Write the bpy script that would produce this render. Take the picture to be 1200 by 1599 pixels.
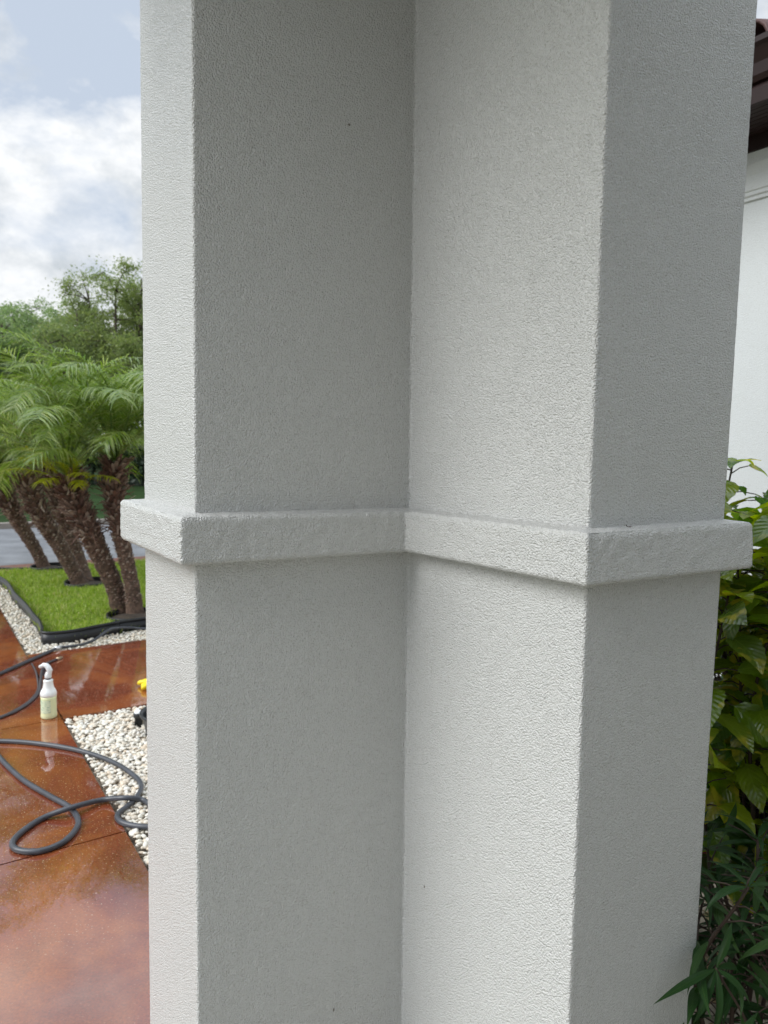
import bpy, math, random
import numpy as np
from mathutils import Vector, Matrix, noise

random.seed(7)
rng = np.random.default_rng(7)
S = bpy.context.scene
for o in list(bpy.data.objects):
    bpy.data.objects.remove(o, do_unlink=True)

# ------------------------------------------------------------------ camera
CAMZ = 1.45
FPX, PITCH, ROLL = 1126.0, 0.0872, 0.0171
cp, sp = math.cos(PITCH), math.sin(PITCH)
cr, sr = math.cos(ROLL), math.sin(ROLL)
FW = Vector((0, cp, -sp)); U0 = Vector((0, sp, cp)); R0 = Vector((1, 0, 0))
RT = cr * R0 + sr * U0
UP = -sr * R0 + cr * U0
CPOS = Vector((0, 0, CAMZ))
cam = bpy.data.cameras.new('camera'); camo = bpy.data.objects.new('camera', cam)
S.collection.objects.link(camo)
camo.matrix_world = Matrix(((RT.x, UP.x, -FW.x, 0), (RT.y, UP.y, -FW.y, 0), (RT.z, UP.z, -FW.z, CAMZ), (0, 0, 0, 1)))
cam.sensor_fit = 'VERTICAL'; cam.sensor_height = 36.0; cam.sensor_width = 27.0
cam.lens = FPX * 36.0 / 1599.0
cam.clip_start = 0.02; cam.clip_end = 2000
cam.dof.use_dof = True; cam.dof.focus_distance = 1.40; cam.dof.aperture_fstop = 6.5
S.camera = camo

# ------------------------------------------------------------------ light
SUN_EL, SUN_AZ = math.radians(40), math.radians(-114)     # azimuth from +Y towards +X
w = bpy.data.worlds.new("World"); S.world = w; w.use_nodes = True
nt = w.node_tree; N = nt.nodes; L = nt.links
N.clear()
out = N.new('ShaderNodeOutputWorld'); bg = N.new('ShaderNodeBackground')
sky = N.new('ShaderNodeTexSky'); sky.sky_type = 'NISHITA'; sky.sun_disc = False
sky.sun_elevation = SUN_EL; sky.sun_rotation = SUN_AZ
sky.air_density = 1.0; sky.dust_density = 2.5; sky.ozone_density = 1.0
tc = N.new('ShaderNodeTexCoord')
mp = N.new('ShaderNodeMapping'); mp.inputs['Scale'].default_value = (1.0, 1.0, 1.5)
mp.inputs['Location'].default_value = (3.1, 1.2, 0.30)
L.new(tc.outputs['Generated'], mp.inputs['Vector'])
n1 = N.new('ShaderNodeTexNoise'); n1.inputs['Scale'].default_value = 3.4
n1.inputs['Detail'].default_value = 9; n1.inputs['Roughness'].default_value = 0.58
n1.inputs['Distortion'].default_value = 0.35
L.new(mp.outputs[0], n1.inputs['Vector'])
cr1 = N.new('ShaderNodeValToRGB')
cr1.color_ramp.elements[0].position = 0.45; cr1.color_ramp.elements[1].position = 0.55
s0 = N.new('ShaderNodeSeparateXYZ'); L.new(tc.outputs['Generated'], s0.inputs[0])
m0 = N.new('ShaderNodeMath'); m0.operation = 'MULTIPLY_ADD'; m0.inputs[1].default_value = -.55; m0.inputs[2].default_value = .19
L.new(s0.outputs['Z'], m0.inputs[0])                       # banks of cumulus thicken towards the horizon
m1 = N.new('ShaderNodeMath'); m1.operation = 'MAXIMUM'; m1.inputs[1].default_value = -.02; L.new(m0.outputs[0], m1.inputs[0])
m2 = N.new('ShaderNodeMath'); m2.operation = 'ADD'; L.new(m1.outputs[0], m2.inputs[0]); L.new(n1.outputs['Fac'], m2.inputs[1])
L.new(m2.outputs[0], cr1.inputs[0])
n2 = N.new('ShaderNodeTexNoise'); n2.inputs['Scale'].default_value = 7.0
n2.inputs['Detail'].default_value = 7; n2.inputs['Roughness'].default_value = 0.6
L.new(mp.outputs[0], n2.inputs['Vector'])
cr2 = N.new('ShaderNodeValToRGB')          # cloud body: pale grey bases to white tops
cr2.color_ramp.elements[0].position = 0.40; cr2.color_ramp.elements[0].color = (3.1, 3.35, 3.6, 1)
cr2.color_ramp.elements[1].position = 0.58; cr2.color_ramp.elements[1].color = (5.0, 5.1, 5.2, 1)
L.new(n2.outputs['Fac'], cr2.inputs[0])
hz = N.new('ShaderNodeMix'); hz.data_type = 'RGBA'           # thin high veil over the blue
hz.inputs[0].default_value = 0.93
hz.inputs[7].default_value = (2.95, 3.35, 3.95, 1)
L.new(sky.outputs[0], hz.inputs[6])
mx = N.new('ShaderNodeMix'); mx.data_type = 'RGBA'
L.new(cr1.outputs[0], mx.inputs[0]); L.new(hz.outputs[2], mx.inputs[6]); L.new(cr2.outputs[0], mx.inputs[7])
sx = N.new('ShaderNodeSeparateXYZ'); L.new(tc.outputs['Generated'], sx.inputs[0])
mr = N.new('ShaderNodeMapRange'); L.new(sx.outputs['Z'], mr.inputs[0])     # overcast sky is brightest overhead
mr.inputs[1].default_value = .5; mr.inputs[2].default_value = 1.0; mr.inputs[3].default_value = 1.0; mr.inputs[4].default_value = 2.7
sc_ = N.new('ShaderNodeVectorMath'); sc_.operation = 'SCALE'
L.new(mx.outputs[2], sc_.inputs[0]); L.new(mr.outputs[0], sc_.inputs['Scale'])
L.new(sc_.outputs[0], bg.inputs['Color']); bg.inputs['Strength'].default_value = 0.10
L.new(bg.outputs[0], out.inputs[0])

sl = bpy.data.lights.new('sun', 'SUN'); sl.energy = 1.3; sl.angle = math.radians(42); sl.color = (1.0, 1.0, 0.99)
so = bpy.data.objects.new('sun', sl); S.collection.objects.link(so)
sd = Vector((math.sin(SUN_AZ) * math.cos(SUN_EL), math.cos(SUN_AZ) * math.cos(SUN_EL), math.sin(SUN_EL)))
so.rotation_euler = sd.to_track_quat('Z', 'Y').to_euler()
so.location = sd * 30

S.view_settings.view_transform = 'Standard'; S.view_settings.look = 'None'
S.view_settings.exposure = 1.0; S.view_settings.gamma = 1.0
S.render.engine = 'CYCLES'
S.cycles.max_bounces = 6; S.cycles.diffuse_bounces = 4; S.cycles.glossy_bounces = 3; S.cycles.transmission_bounces = 3

# ------------------------------------------------------------------ helpers
def ray(px, py): return FW * FPX + RT * (px - 600) - UP * (py - 799.5)
def gp(px, py, z=0.0):
    d = ray(px, py); t = (z - CAMZ) / d.z; return CPOS + d * t
def at(px, py, Y):
    d = ray(px, py); return CPOS + d * (Y / d.y)
AZ = 0.586
u = Vector((math.cos(AZ), math.sin(AZ), 0)); v = Vector((-u.y, u.x, 0)); Z = Vector((0, 0, 1))
P0 = Vector((-1.68, 3.70, 0))
def W(a, b, z=0.0): return P0 + a * u + b * v + Vector((0, 0, z))
def toab(p): q = Vector((p.x, p.y, 0)) - P0; return q.dot(u), q.dot(v)

def link(o): S.collection.objects.link(o)
def setp(o, label=None, cat=None, group=None, kind=None):
    if label: o['label'] = label
    if cat: o['category'] = cat
    if group: o['group'] = group
    if kind: o['kind'] = kind
    return o
def thing(name, label, cat, loc=(0, 0, 0), group=None):
    o = bpy.data.objects.new(name, None); link(o); o.location = loc; o.empty_display_size = .1
    return setp(o, label, cat, group)
def mesh(name, V, F, mat, parent=None, smooth=True):
    me = bpy.data.meshes.new(name)
    if isinstance(V, np.ndarray): V = V.tolist()
    me.from_pydata([tuple(p) for p in V], [], F)
    if smooth:
        me.polygons.foreach_set('use_smooth', [True] * len(me.polygons))
    me.materials.append(mat); me.update()
    o = bpy.data.objects.new(name, me); link(o)
    if parent is not None:
        o.parent = parent; o.matrix_parent_inverse = Matrix.Translation(-Vector(parent.location))
    return o
class MB:
    def __init__(s): s.v = []; s.f = []; s.a = {}
    def add(s, V, F):
        b = len(s.v); s.v.extend(V); s.f.extend([tuple(i + b for i in f) for f in F])
    def prism(s, poly, z0, z1):           # poly: list of Vectors (ccw or cw)
        n = len(poly)
        A = sum(poly[i].x * poly[(i + 1) % n].y - poly[(i + 1) % n].x * poly[i].y for i in range(n))
        if A < 0: poly = poly[::-1]
        V = [(p.x, p.y, z0) for p in poly] + [(p.x, p.y, z1) for p in poly]
        F = [tuple(range(n - 1, -1, -1)), tuple(range(n, 2 * n))]
        F += [(i, (i + 1) % n, n + (i + 1) % n, n + i) for i in range(n)]
        s.add(V, F)
    def abbox(s, a0, a1, b0, b1, z0, z1):
        s.prism([W(a0, b0), W(a1, b0), W(a1, b1), W(a0, b1)], z0, z1)
    def tube(s, pts, r, n=8, caps=True):
        pts = [Vector(p) for p in pts]; m = len(pts)
        rr = r if hasattr(r, '__len__') else [r] * m
        V = []; F = []
        prev = None
        for i, p in enumerate(pts):
            t = (pts[min(i + 1, m - 1)] - pts[max(i - 1, 0)]).normalized()
            if prev is None:
                a = Vector((0, 0, 1)) if abs(t.z) < .9 else Vector((1, 0, 0))
                x = t.cross(a).normalized()
            else:
                x = (prev - t * prev.dot(t)).normalized()
            prev = x; y = t.cross(x)
            for k in range(n):
                an = 2 * math.pi * k / n
                V.append(p + (x * math.cos(an) + y * math.sin(an)) * rr[i])
        for i in range(m - 1):
            for k in range(n):
                F.append((i * n + k, i * n + (k + 1) % n, (i + 1) * n + (k + 1) % n, (i + 1) * n + k))
        if caps:
            F.append(tuple(range(n - 1, -1, -1))); F.append(tuple((m - 1) * n + k for k in range(n)))
        s.add(V, F)
    def lathe(s, prof, c, n=24, sx=1, sy=1, rot=0, capt=True, capb=True):
        V = []; F = []
        for (r, z) in prof:
            for k in range(n):
                an = 2 * math.pi * k / n; x = r * math.cos(an) * sx; y = r * math.sin(an) * sy
                V.append((c[0] + x * math.cos(rot) - y * math.sin(rot), c[1] + x * math.sin(rot) + y * math.cos(rot), c[2] + z))
        for i in range(len(prof) - 1):
            for k in range(n):
                F.append((i * n + k, i * n + (k + 1) % n, (i + 1) * n + (k + 1) % n, (i + 1) * n + k))
        if capb: F.append(tuple(range(n - 1, -1, -1)))
        if capt: F.append(tuple((len(prof) - 1) * n + k for k in range(n)))
        s.add(V, F)
    def build(s, name, mat, parent=None, smooth=True):
        o = mesh(name, s.v, s.f, mat, parent, smooth)
        if s.a:
            at_ = o.data.attributes.new('leafuv', 'FLOAT_VECTOR', 'POINT'); arr = np.zeros((len(s.v), 3), np.float32)
            for k_, q_ in s.a.items(): arr[k_] = q_
            at_.data.foreach_set('vector', arr.ravel())
        return o
def spline(pts, n=10):                     # Catmull-Rom
    P = [Vector(p) for p in pts]; P = [P[0] * 2 - P[1]] + P + [P[-1] * 2 - P[-2]]
    o = []
    for i in range(1, len(P) - 2):
        for k in range(n):
            t = k / n; a, b, c, d = P[i - 1], P[i], P[i + 1], P[i + 2]
            o.append(.5 * ((2 * b) + (c - a) * t + (2 * a - 5 * b + 4 * c - d) * t * t + (3 * b - a - 3 * c + d) * t ** 3))
    o.append(P[-2]); return o

# ------------------------------------------------------------------ materials
def newmat(name):
    m = bpy.data.materials.new(name); m.use_nodes = True
    return m, m.node_tree.nodes, m.node_tree.links, m.node_tree.nodes['Principled BSDF']
def simple(name, col, rough=.5, metal=0, spec=.5, nscale=None, namt=.15, bump=0, bscale=50, coat=0):
    m, n, l, b = newmat(name)
    b.inputs['Base Color'].default_value = (*col, 1); b.inputs['Roughness'].default_value = rough
    b.inputs['Metallic'].default_value = metal; b.inputs['Specular IOR Level'].default_value = spec
    b.inputs['Coat Weight'].default_value = coat
    tx = n.new('ShaderNodeTexCoord')
    if nscale:
        t = n.new('ShaderNodeTexNoise'); t.inputs['Scale'].default_value = nscale; t.inputs['Detail'].default_value = 6
        l.new(tx.outputs['Object'], t.inputs['Vector'])
        r = n.new('ShaderNodeValToRGB'); r.color_ramp.elements[0].position = .3; r.color_ramp.elements[1].position = .7
        r.color_ramp.elements[0].color = (*[c * (1 - namt) for c in col], 1); r.color_ramp.elements[1].color = (*[min(1, c * (1 + namt)) for c in col], 1)
        l.new(t.outputs['Fac'], r.inputs[0]); l.new(r.outputs[0], b.inputs['Base Color'])
    if bump:
        t = n.new('ShaderNodeTexNoise'); t.inputs['Scale'].default_value = bscale; t.inputs['Detail'].default_value = 4
        l.new(tx.outputs['Object'], t.inputs['Vector'])
        bp = n.new('ShaderNodeBump'); bp.inputs['Strength'].default_value = bump; bp.inputs['Distance'].default_value = .01
        l.new(t.outputs['Fac'], bp.inputs['Height']); l.new(bp.outputs[0], b.inputs['Normal'])
    return m
def island(name, cols, rough=.45, transl=0.0, tcol=None, spec=.5, vein=None, bump=0):
    """base colour picked per leaf / pebble from a ramp"""
    m, n, l, b = newmat(name)
    g = n.new('ShaderNodeNewGeometry'); r = n.new('ShaderNodeValToRGB')
    cr_ = r.color_ramp; k = len(cols)
    cr_.elements[0].color = (*cols[0], 1); cr_.elements[1].color = (*cols[-1], 1)
    for i in range(1, k - 1):
        e = cr_.elements.new(i / (k - 1)); e.color = (*cols[i], 1)
    l.new(g.outputs['Random Per Island'], r.inputs[0])
    colout = r.outputs[0]
    tx = n.new('ShaderNodeTexCoord')
    if vein:
        t = n.new('ShaderNodeTexNoise'); t.inputs['Scale'].default_value = vein[0]; t.inputs['Detail'].default_value = 5
        l.new(tx.outputs['Object'], t.inputs['Vector'])
        r2 = n.new('ShaderNodeValToRGB'); r2.color_ramp.elements[0].position = vein[1]; r2.color_ramp.elements[1].position = vein[1] + .08
        r2.color_ramp.elements[0].color = (0, 0, 0, 1)
        r2.color_ramp.elements[1].color = (vein[3],) * 3 + (1,)
        l.new(t.outputs['Fac'], r2.inputs[0])
        mm = n.new('ShaderNodeMix'); mm.data_type = 'RGBA'
        l.new(r2.outputs[0], mm.inputs[0]); l.new(colout, mm.inputs[6]); mm.inputs[7].default_value = (*vein[2], 1)
        colout = mm.outputs[2]
    l.new(colout, b.inputs['Base Color'])
    b.inputs['Roughness'].default_value = rough; b.inputs['Specular IOR Level'].default_value = spec
    if bump:
        t = n.new('ShaderNodeTexNoise'); t.inputs['Scale'].default_value = 60
        l.new(tx.outputs['Object'], t.inputs['Vector'])
        bp = n.new('ShaderNodeBump'); bp.inputs['Strength'].default_value = bump; bp.inputs['Distance'].default_value = .004
        l.new(t.outputs['Fac'], bp.inputs['Height']); l.new(bp.outputs[0], b.inputs['Normal'])
    if transl:
        tr = n.new('ShaderNodeBsdfTranslucent'); ms = n.new('ShaderNodeMixShader'); ms.inputs[0].default_value = transl
        hs = n.new('ShaderNodeHueSaturation'); hs.inputs['Value'].default_value = 2.2; hs.inputs['Saturation'].default_value = 1.1
        l.new(colout, hs.inputs['Color']); l.new(hs.outputs[0], tr.inputs['Color'])
        l.new(b.outputs[0], ms.inputs[1]); l.new(tr.outputs[0], ms.inputs[2])
        l.new(ms.outputs[0], n['Material Output'].inputs['Surface'])
    return m

def stucco_mat(name, col, fine=1.0, rough=.42):
    m, n, l, b = newmat(name)
    tx = n.new('ShaderNodeTexCoord'); V = tx.outputs['Object']
    def nz(s, d=3, r=.5):
        t = n.new('ShaderNodeTexNoise'); t.inputs['Scale'].default_value = s; t.inputs['Detail'].default_value = d
        t.inputs['Roughness'].default_value = r; l.new(V, t.inputs['Vector']); return t.outputs['Fac']
    def ramp(i, p0, c0, p1, c1):
        r = n.new('ShaderNodeValToRGB'); e = r.color_ramp.elements
        e[0].position = p0; e[0].color = (*c0, 1); e[1].position = p1; e[1].color = (*c1, 1)
        l.new(i, r.inputs[0]); return r.outputs[0]
    base = ramp(nz(2.2, 5), .3, tuple(c * .99 for c in col), .7, tuple(min(1, c * 1.01) for c in col))
    # fine darker specks at random, and rare dark dots for pin holes
    pore = ramp(nz(360, 1), .27, (.68, .66, .62), .42, (1, 1, 1))
    pin = ramp(nz(80, 0), .075, (.35, .32, .28), .09, (1, 1, 1))
    mu = n.new('ShaderNodeMix'); mu.data_type = 'RGBA'; mu.blend_type = 'MULTIPLY'; mu.inputs[0].default_value = .8
    l.new(base, mu.inputs[6]); l.new(pore, mu.inputs[7])
    mu2 = n.new('ShaderNodeMix'); mu2.data_type = 'RGBA'; mu2.blend_type = 'MULTIPLY'; mu2.inputs[0].default_value = 1
    l.new(mu.outputs[2], mu2.inputs[6]); l.new(pin, mu2.inputs[7])
    l.new(mu2.outputs[2], b.inputs['Base Color'])
    b.inputs['Roughness'].default_value = rough; b.inputs['Specular IOR Level'].default_value = .5
    # height: rounded grains + fine grit, varying in strength across the wall
    vo = n.new('ShaderNodeTexVoronoi'); vo.feature = 'F1'; vo.inputs['Scale'].default_value = 310
    l.new(V, vo.inputs['Vector'])
    a2 = n.new('ShaderNodeMath'); a2.operation = 'MULTIPLY_ADD'; a2.inputs[1].default_value = -1.0
    l.new(vo.outputs['Distance'], a2.inputs[0]); l.new(nz(260, 1, .6), a2.inputs[2])
    st = ramp(nz(9.0, 3), .3, (.97,) * 3, .7, (1,) * 3)
    ms = n.new('ShaderNodeMath'); ms.operation = 'MULTIPLY'; ms.inputs[1].default_value = fine
    l.new(st, ms.inputs[0])
    bp = n.new('ShaderNodeBump'); bp.inputs['Distance'].default_value = .0029
    l.new(ms.outputs[0], bp.inputs['Strength']); l.new(a2.outputs[0], bp.inputs['Height'])
    l.new(bp.outputs[0], b.inputs['Normal'])
    return m

M = {}
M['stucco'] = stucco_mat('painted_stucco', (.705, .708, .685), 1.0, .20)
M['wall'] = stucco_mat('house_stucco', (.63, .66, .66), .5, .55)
M['pale_floor'] = simple('pale_porch_tile', (.31, .29, .235), .6, nscale=6)  # unseen floor, kept pale to bounce neutral light up the pillar
M['inner'] = simple('porch_wall_low_bounce', (.09, .083, .07), .8, nscale=3)  # unseen back wall, toned dark to limit bounce onto the pillar
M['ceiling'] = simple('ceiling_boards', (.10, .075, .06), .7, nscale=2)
M['brown'] = simple('brown_metal', (.020, .010, .0095), .5, spec=.25, nscale=6, namt=.25)
M['tile'] = simple('clay_tile', (.075, .035, .03), .6, nscale=12, namt=.3, bump=.3)
M['edging'] = simple('black_plastic', (.014, .015, .017), .38, nscale=9, namt=.3)
M['tub'] = simple('black_tub_plastic', (.02, .022, .024), .35, nscale=9, namt=.3)
M['hose'] = simple('hose_rubber', (.05, .054, .064), .36, nscale=14, namt=.2, spec=.6)
M['cord'] = simple('cord_rubber', (.06, .055, .06), .4, nscale=20)
M['brass'] = simple('hose_fitting', (.55, .42, .28), .3, metal=.9)
M['alu'] = simple('pale_fitting', (.75, .75, .75), .35, metal=.6)
M['soil'] = simple('dark_soil', (.05, .036, .025), .9, nscale=18, namt=.5, bump=.8, bscale=40)
M['bedsoil'] = simple('bed_soil', (.30, .26, .20), .9, nscale=25, namt=.5, bump=.8, bscale=60)
M['grassbase'] = simple('lawn_soil', (.10, .14, .03), .95, spec=.1, nscale=3, namt=.4, bump=.6, bscale=30)
M['fargrass'] = simple('far_grass_shaded', (.022, .042, .014), .95, spec=.05, nscale=1.2, namt=.35, bump=1, bscale=12)  # shade over the far grass is put into this dark colour
M['asphalt'] = simple('wet_asphalt', (.17, .175, .185), .5, nscale=2.5, namt=.3, bump=.8, bscale=60)
M['kerb'] = simple('kerb_concrete', (.24, .21, .18), .7, nscale=8)
M['white_plastic'] = simple('white_plastic', (.78, .80, .80), .3)
M['dark_trigger'] = simple('dark_trigger', (.02, .02, .03), .35)
M['glove'] = simple('yellow_rubber', (.85, .66, .01), .4, nscale=30, namt=.1)

# wet stained concrete
def wet_concrete(name, cols, seed=0.0):
    m, n, l, b = newmat(name)
    tx = n.new('ShaderNodeTexCoord'); V = tx.outputs['Object']
    def nz(s, d=4, r=.5, dist=0):
        t = n.new('ShaderNodeTexNoise'); t.inputs['Scale'].default_value = s; t.inputs['Detail'].default_value = d
        t.inputs['Roughness'].default_value = r; t.inputs['Distortion'].default_value = dist
        l.new(V, t.inputs['Vector']); return t.outputs['Fac']
    def ramp(i, stops):
        r = n.new('ShaderNodeValToRGB'); e = r.color_ramp.elements
        e[0].position = stops[0][0]; e[0].color = (*stops[0][1], 1); e[1].position = stops[-1][0]; e[1].color = (*stops[-1][1], 1)
        for p, c in stops[1:-1]:
            q = e.new(p); q.color = (*c, 1)
        l.new(i, r.inputs[0]); return r.outputs[0]
    base = ramp(nz(1.7, 7, .62, .6), [(.28, cols[0]), (.48, cols[1]), (.62, cols[2]), (.75, cols[3])])
    grit = ramp(nz(140, 2), [(.3, (.78,) * 3), (.65, (1.12,) * 3)])
    mu = n.new('ShaderNodeMix'); mu.data_type = 'RGBA'; mu.blend_type = 'MULTIPLY'; mu.inputs[0].default_value = 1
    l.new(base, mu.inputs[6]); l.new(grit, mu.inputs[7])
    # pale flecks painted in for small pits catching the light
    fl = ramp(nz(130, 1), [(.67, (0,) * 3), (.72, (1,) * 3)]); area = ramp(nz(.9, 3), [(.42, (.10,) * 3), (.58, (.85,) * 3)])
    fm = n.new('ShaderNodeMath'); fm.operation = 'MULTIPLY'; l.new(fl, fm.inputs[0]); l.new(area, fm.inputs[1])
    mx = n.new('ShaderNodeMix'); mx.data_type = 'RGBA'; l.new(fm.outputs[0], mx.inputs[0])
    l.new(mu.outputs[2], mx.inputs[6]); mx.inputs[7].default_value = (.62, .45, .30, 1)
    l.new(mx.outputs[2], b.inputs['Base Color'])
    b.inputs['Roughness'].default_value = .5; b.inputs['Specular IOR Level'].default_value = .12
    b.inputs['Coat Weight'].default_value = 1.0; b.inputs['Coat IOR'].default_value = 2.3
    film = nz(2.3, 6, .6, .5); cro = ramp(film, [(.40, (.0,) * 3), (.60, (.006,) * 3), (.63, (.20,) * 3)])
    l.new(cro, b.inputs['Coat Roughness'])
    bp = n.new('ShaderNodeBump'); bp.inputs['Strength'].default_value = .35; bp.inputs['Distance'].default_value = .002
    l.new(nz(150, 3), bp.inputs['Height']); l.new(bp.outputs[0], b.inputs['Normal'])
    # film of water: slow swells + thin ripples
    ad = n.new('ShaderNodeMath'); ad.operation = 'MULTIPLY_ADD'
    l.new(nz(55, 2, .5, .8), ad.inputs[0]); ad.inputs[1].default_value = .035; l.new(nz(1.2, 0), ad.inputs[2])
    b2 = n.new('ShaderNodeBump'); b2.inputs['Strength'].default_value = .4; b2.inputs['Distance'].default_value = .005
    l.new(ad.outputs[0], b2.inputs['Height']); l.new(b2.outputs[0], b.inputs['Coat Normal'])
    return m
M['walk'] = wet_concrete('stained_wet_concrete', [(.095, .019, .010), (.19, .042, .015), (.30, .085, .020), (.22, .075, .030)])
M['strip'] = wet_concrete('pink_strip_concrete', [(.42, .20, .15), (.48, .25, .2), (.5, .28, .22), (.5, .3, .25)])

M['pebble'] = island('white_pebble', [(.68, .64, .53), (.72, .69, .61), (.56, .48, .37), (.76, .74, .68), (.66, .61, .52), (.66, .54, .40), (.73, .70, .62)], .38, bump=.3)
M['grass'] = island('grass_blade', [(.13, .20, .02), (.25, .36, .045), (.18, .27, .03), (.42, .50, .12), (.20, .30, .04), (.52, .48, .22)], .5, .4)
M['frond'] = island('palm_leaflet', [(.09, .15, .018), (.20, .29, .035), (.12, .20, .05), (.34, .40, .14), (.09, .16, .025)], .26, .30, spec=.75)
M['lowfrond'] = island('young_palm_leaflet', [(.28, .33, .02), (.36, .38, .02), (.22, .28, .02)], .4, .35)
M['palmtrunk'] = simple('palm_fibre', (.10, .06, .04), .85, nscale=30, namt=.6, bump=1, bscale=60)
M['stub'] = island('leaf_base_stub', [(.09, .045, .032), (.18, .10, .07), (.13, .065, .05), (.30, .21, .16), (.08, .04, .03), (.40, .32, .26), (.16, .09, .065)], .8)
M['treeleaf'] = island('tree_leaf', [(.13, .20, .07), (.18, .26, .10), (.24, .31, .12), (.14, .21, .09)], .5, .35)
M['treeleaf2'] = island('tree_leaf_yellowish', [(.15, .20, .06), (.20, .24, .07), (.12, .17, .06), (.23, .27, .09)], .5, .35)
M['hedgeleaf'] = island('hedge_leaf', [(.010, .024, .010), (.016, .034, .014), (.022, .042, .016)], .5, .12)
M['bark'] = simple('tree_bark', (.10, .08, .06), .9, nscale=15, namt=.4, bump=.8)
M['broadleaf'] = island('broad_shrub_leaf', [(.035, .085, .018), (.07, .15, .018), (.16, .24, .018), (.28, .35, .03), (.05, .11, .02), (.26, .32, .03), (.03, .07, .018)], .18, .42, spec=.9, vein=(14, .56, (.50, .42, .06), .65))
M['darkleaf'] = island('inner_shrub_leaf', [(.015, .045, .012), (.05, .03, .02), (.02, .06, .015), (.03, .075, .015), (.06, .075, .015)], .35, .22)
M['lanceleaf'] = island('narrow_leaf', [(.012, .045, .010), (.02, .065, .014), (.015, .05, .010), (.035, .08, .018)], .42, .25, spec=.35)
def add_veins(m, nv, slope, lift=1.7):
    n = m.node_tree.nodes; l = m.node_tree.links; b = n['Principled BSDF']
    a = n.new('ShaderNodeAttribute'); a.attribute_name = 'leafuv'; sx_ = n.new('ShaderNodeSeparateXYZ'); l.new(a.outputs['Vector'], sx_.inputs[0])
    def mth(op, x, y=None, z=None):
        q = n.new('ShaderNodeMath'); q.operation = op
        for i_, w_ in enumerate((x, y, z)):
            if w_ is None: continue
            if isinstance(w_, (int, float)): q.inputs[i_].default_value = w_
            else: l.new(w_, q.inputs[i_])
        return q.outputs[0]
    ab = mth('ABSOLUTE', sx_.outputs['X'])
    mid = mth('LESS_THAN', ab, .055)
    ph = mth('FRACT', mth('MULTIPLY', mth('SUBTRACT', sx_.outputs['Y'], mth('MULTIPLY', ab, slope)), nv))
    vd = mth('ABSOLUTE', mth('SUBTRACT', ph, .5))
    sv = mth('LESS_THAN', vd, .07)
    vein = mth('MAXIMUM', mid, mth('MULTIPLY', sv, .55))
    for lk in list(l):
        if lk.to_socket.name == 'Base Color' and lk.to_node == b: src = lk.from_socket
    hs = n.new('ShaderNodeMix'); hs.data_type = 'RGBA'; hs.blend_type = 'ADD'; l.new(mth('MULTIPLY', vein, .5), hs.inputs[0])
    l.new(src, hs.inputs[6]); hs.inputs[7].default_value = (.07 * lift, .10 * lift, .02 * lift, 1)
    l.new(hs.outputs[2], b.inputs['Base Color'])
    bp = n.new('ShaderNodeBump'); bp.inputs['Strength'].default_value = .6; bp.inputs['Distance'].default_value = .002
    l.new(mth('ADD', mth('MULTIPLY', vd, 1.6), mth('MULTIPLY', mid, -1.0)), bp.inputs['Height']); l.new(bp.outputs[0], b.inputs['Normal'])
add_veins(M['broadleaf'], 8, .35); add_veins(M['darkleaf'], 8, .35, .7); add_veins(M['lanceleaf'], 13, .25, .6)
M['stem'] = simple('shrub_stem', (.05, .03, .02), .7, nscale=20)
M['spike'] = island('flower_spike', [(.18, .015, .03), (.28, .03, .05), (.12, .02, .03)], .6)
M['straw'] = island('leaf_litter', [(.30, .24, .12), (.22, .15, .08), (.35, .30, .15), (.12, .08, .05)], .8)

# ------------------------------------------------------------------ ground
g = MB(); g.add([(-600, -600, -.16), (600, -600, -.16), (600, 600, -.16), (-600, 600, -.16)], [(0, 1, 2, 3)])
setp(g.build('ground', M['fargrass'], smooth=False), kind='structure')
g = MB(); g.abbox(-9, 12, -9, 5.0, -.155, -.035)
setp(g.build('yard_soil', M['bedsoil'], smooth=False), kind='structure')
# walkway slabs (gaps are the tooled joints)
wk = MB(); J = .0035
def slab(a0, a1, b0, b1):
    wk.abbox(a0 + J, a1 - J, b0 + J, b1 - J, -.09, 0)
for b0, b1 in ((-2.35, -1.32), (-1.32, 0), (0, 1.37), (1.37, 2.75), (2.75, 4.1), (4.1, 5.0)):
    slab(-1.55, 0, b0, b1)
for a0 in (0, 1.5, 3.0, 4.5, 6.0): slab(a0, a0 + 1.5, 0, 1.37)
setp(wk.build('walkway', M['walk'], smooth=False), kind='structure')
pf = MB(); pf.abbox(-4.2, .71, -7.5, -2.36, -.09, 0); pf.abbox(J, .71, -2.352, -2.1, -.09, 0)
setp(pf.build('porch_floor', M['pale_floor'], smooth=False), kind='structure')
st = MB(); st.abbox(-30, 40, 5.03, 5.5, -.15, .0)
setp(st.build('kerb_strip', M['strip'], smooth=False), kind='structure')
rd = MB(); rd.abbox(-60, 90, 5.51, 10.5, -.155, -.10)
setp(rd.build('road', M['asphalt'], smooth=False), kind='structure')
kb = MB(); kb.abbox(-60, 90, 10.51, 10.7, -.155, .0)
setp(kb.build('far_kerb', M['kerb'], smooth=False), kind='structure')
fl = MB(); fl.abbox(-80, 120, 10.71, 80, -.155, -.004)
setp(fl.build('far_lawn', M['fargrass'], smooth=False), kind='structure')

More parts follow.
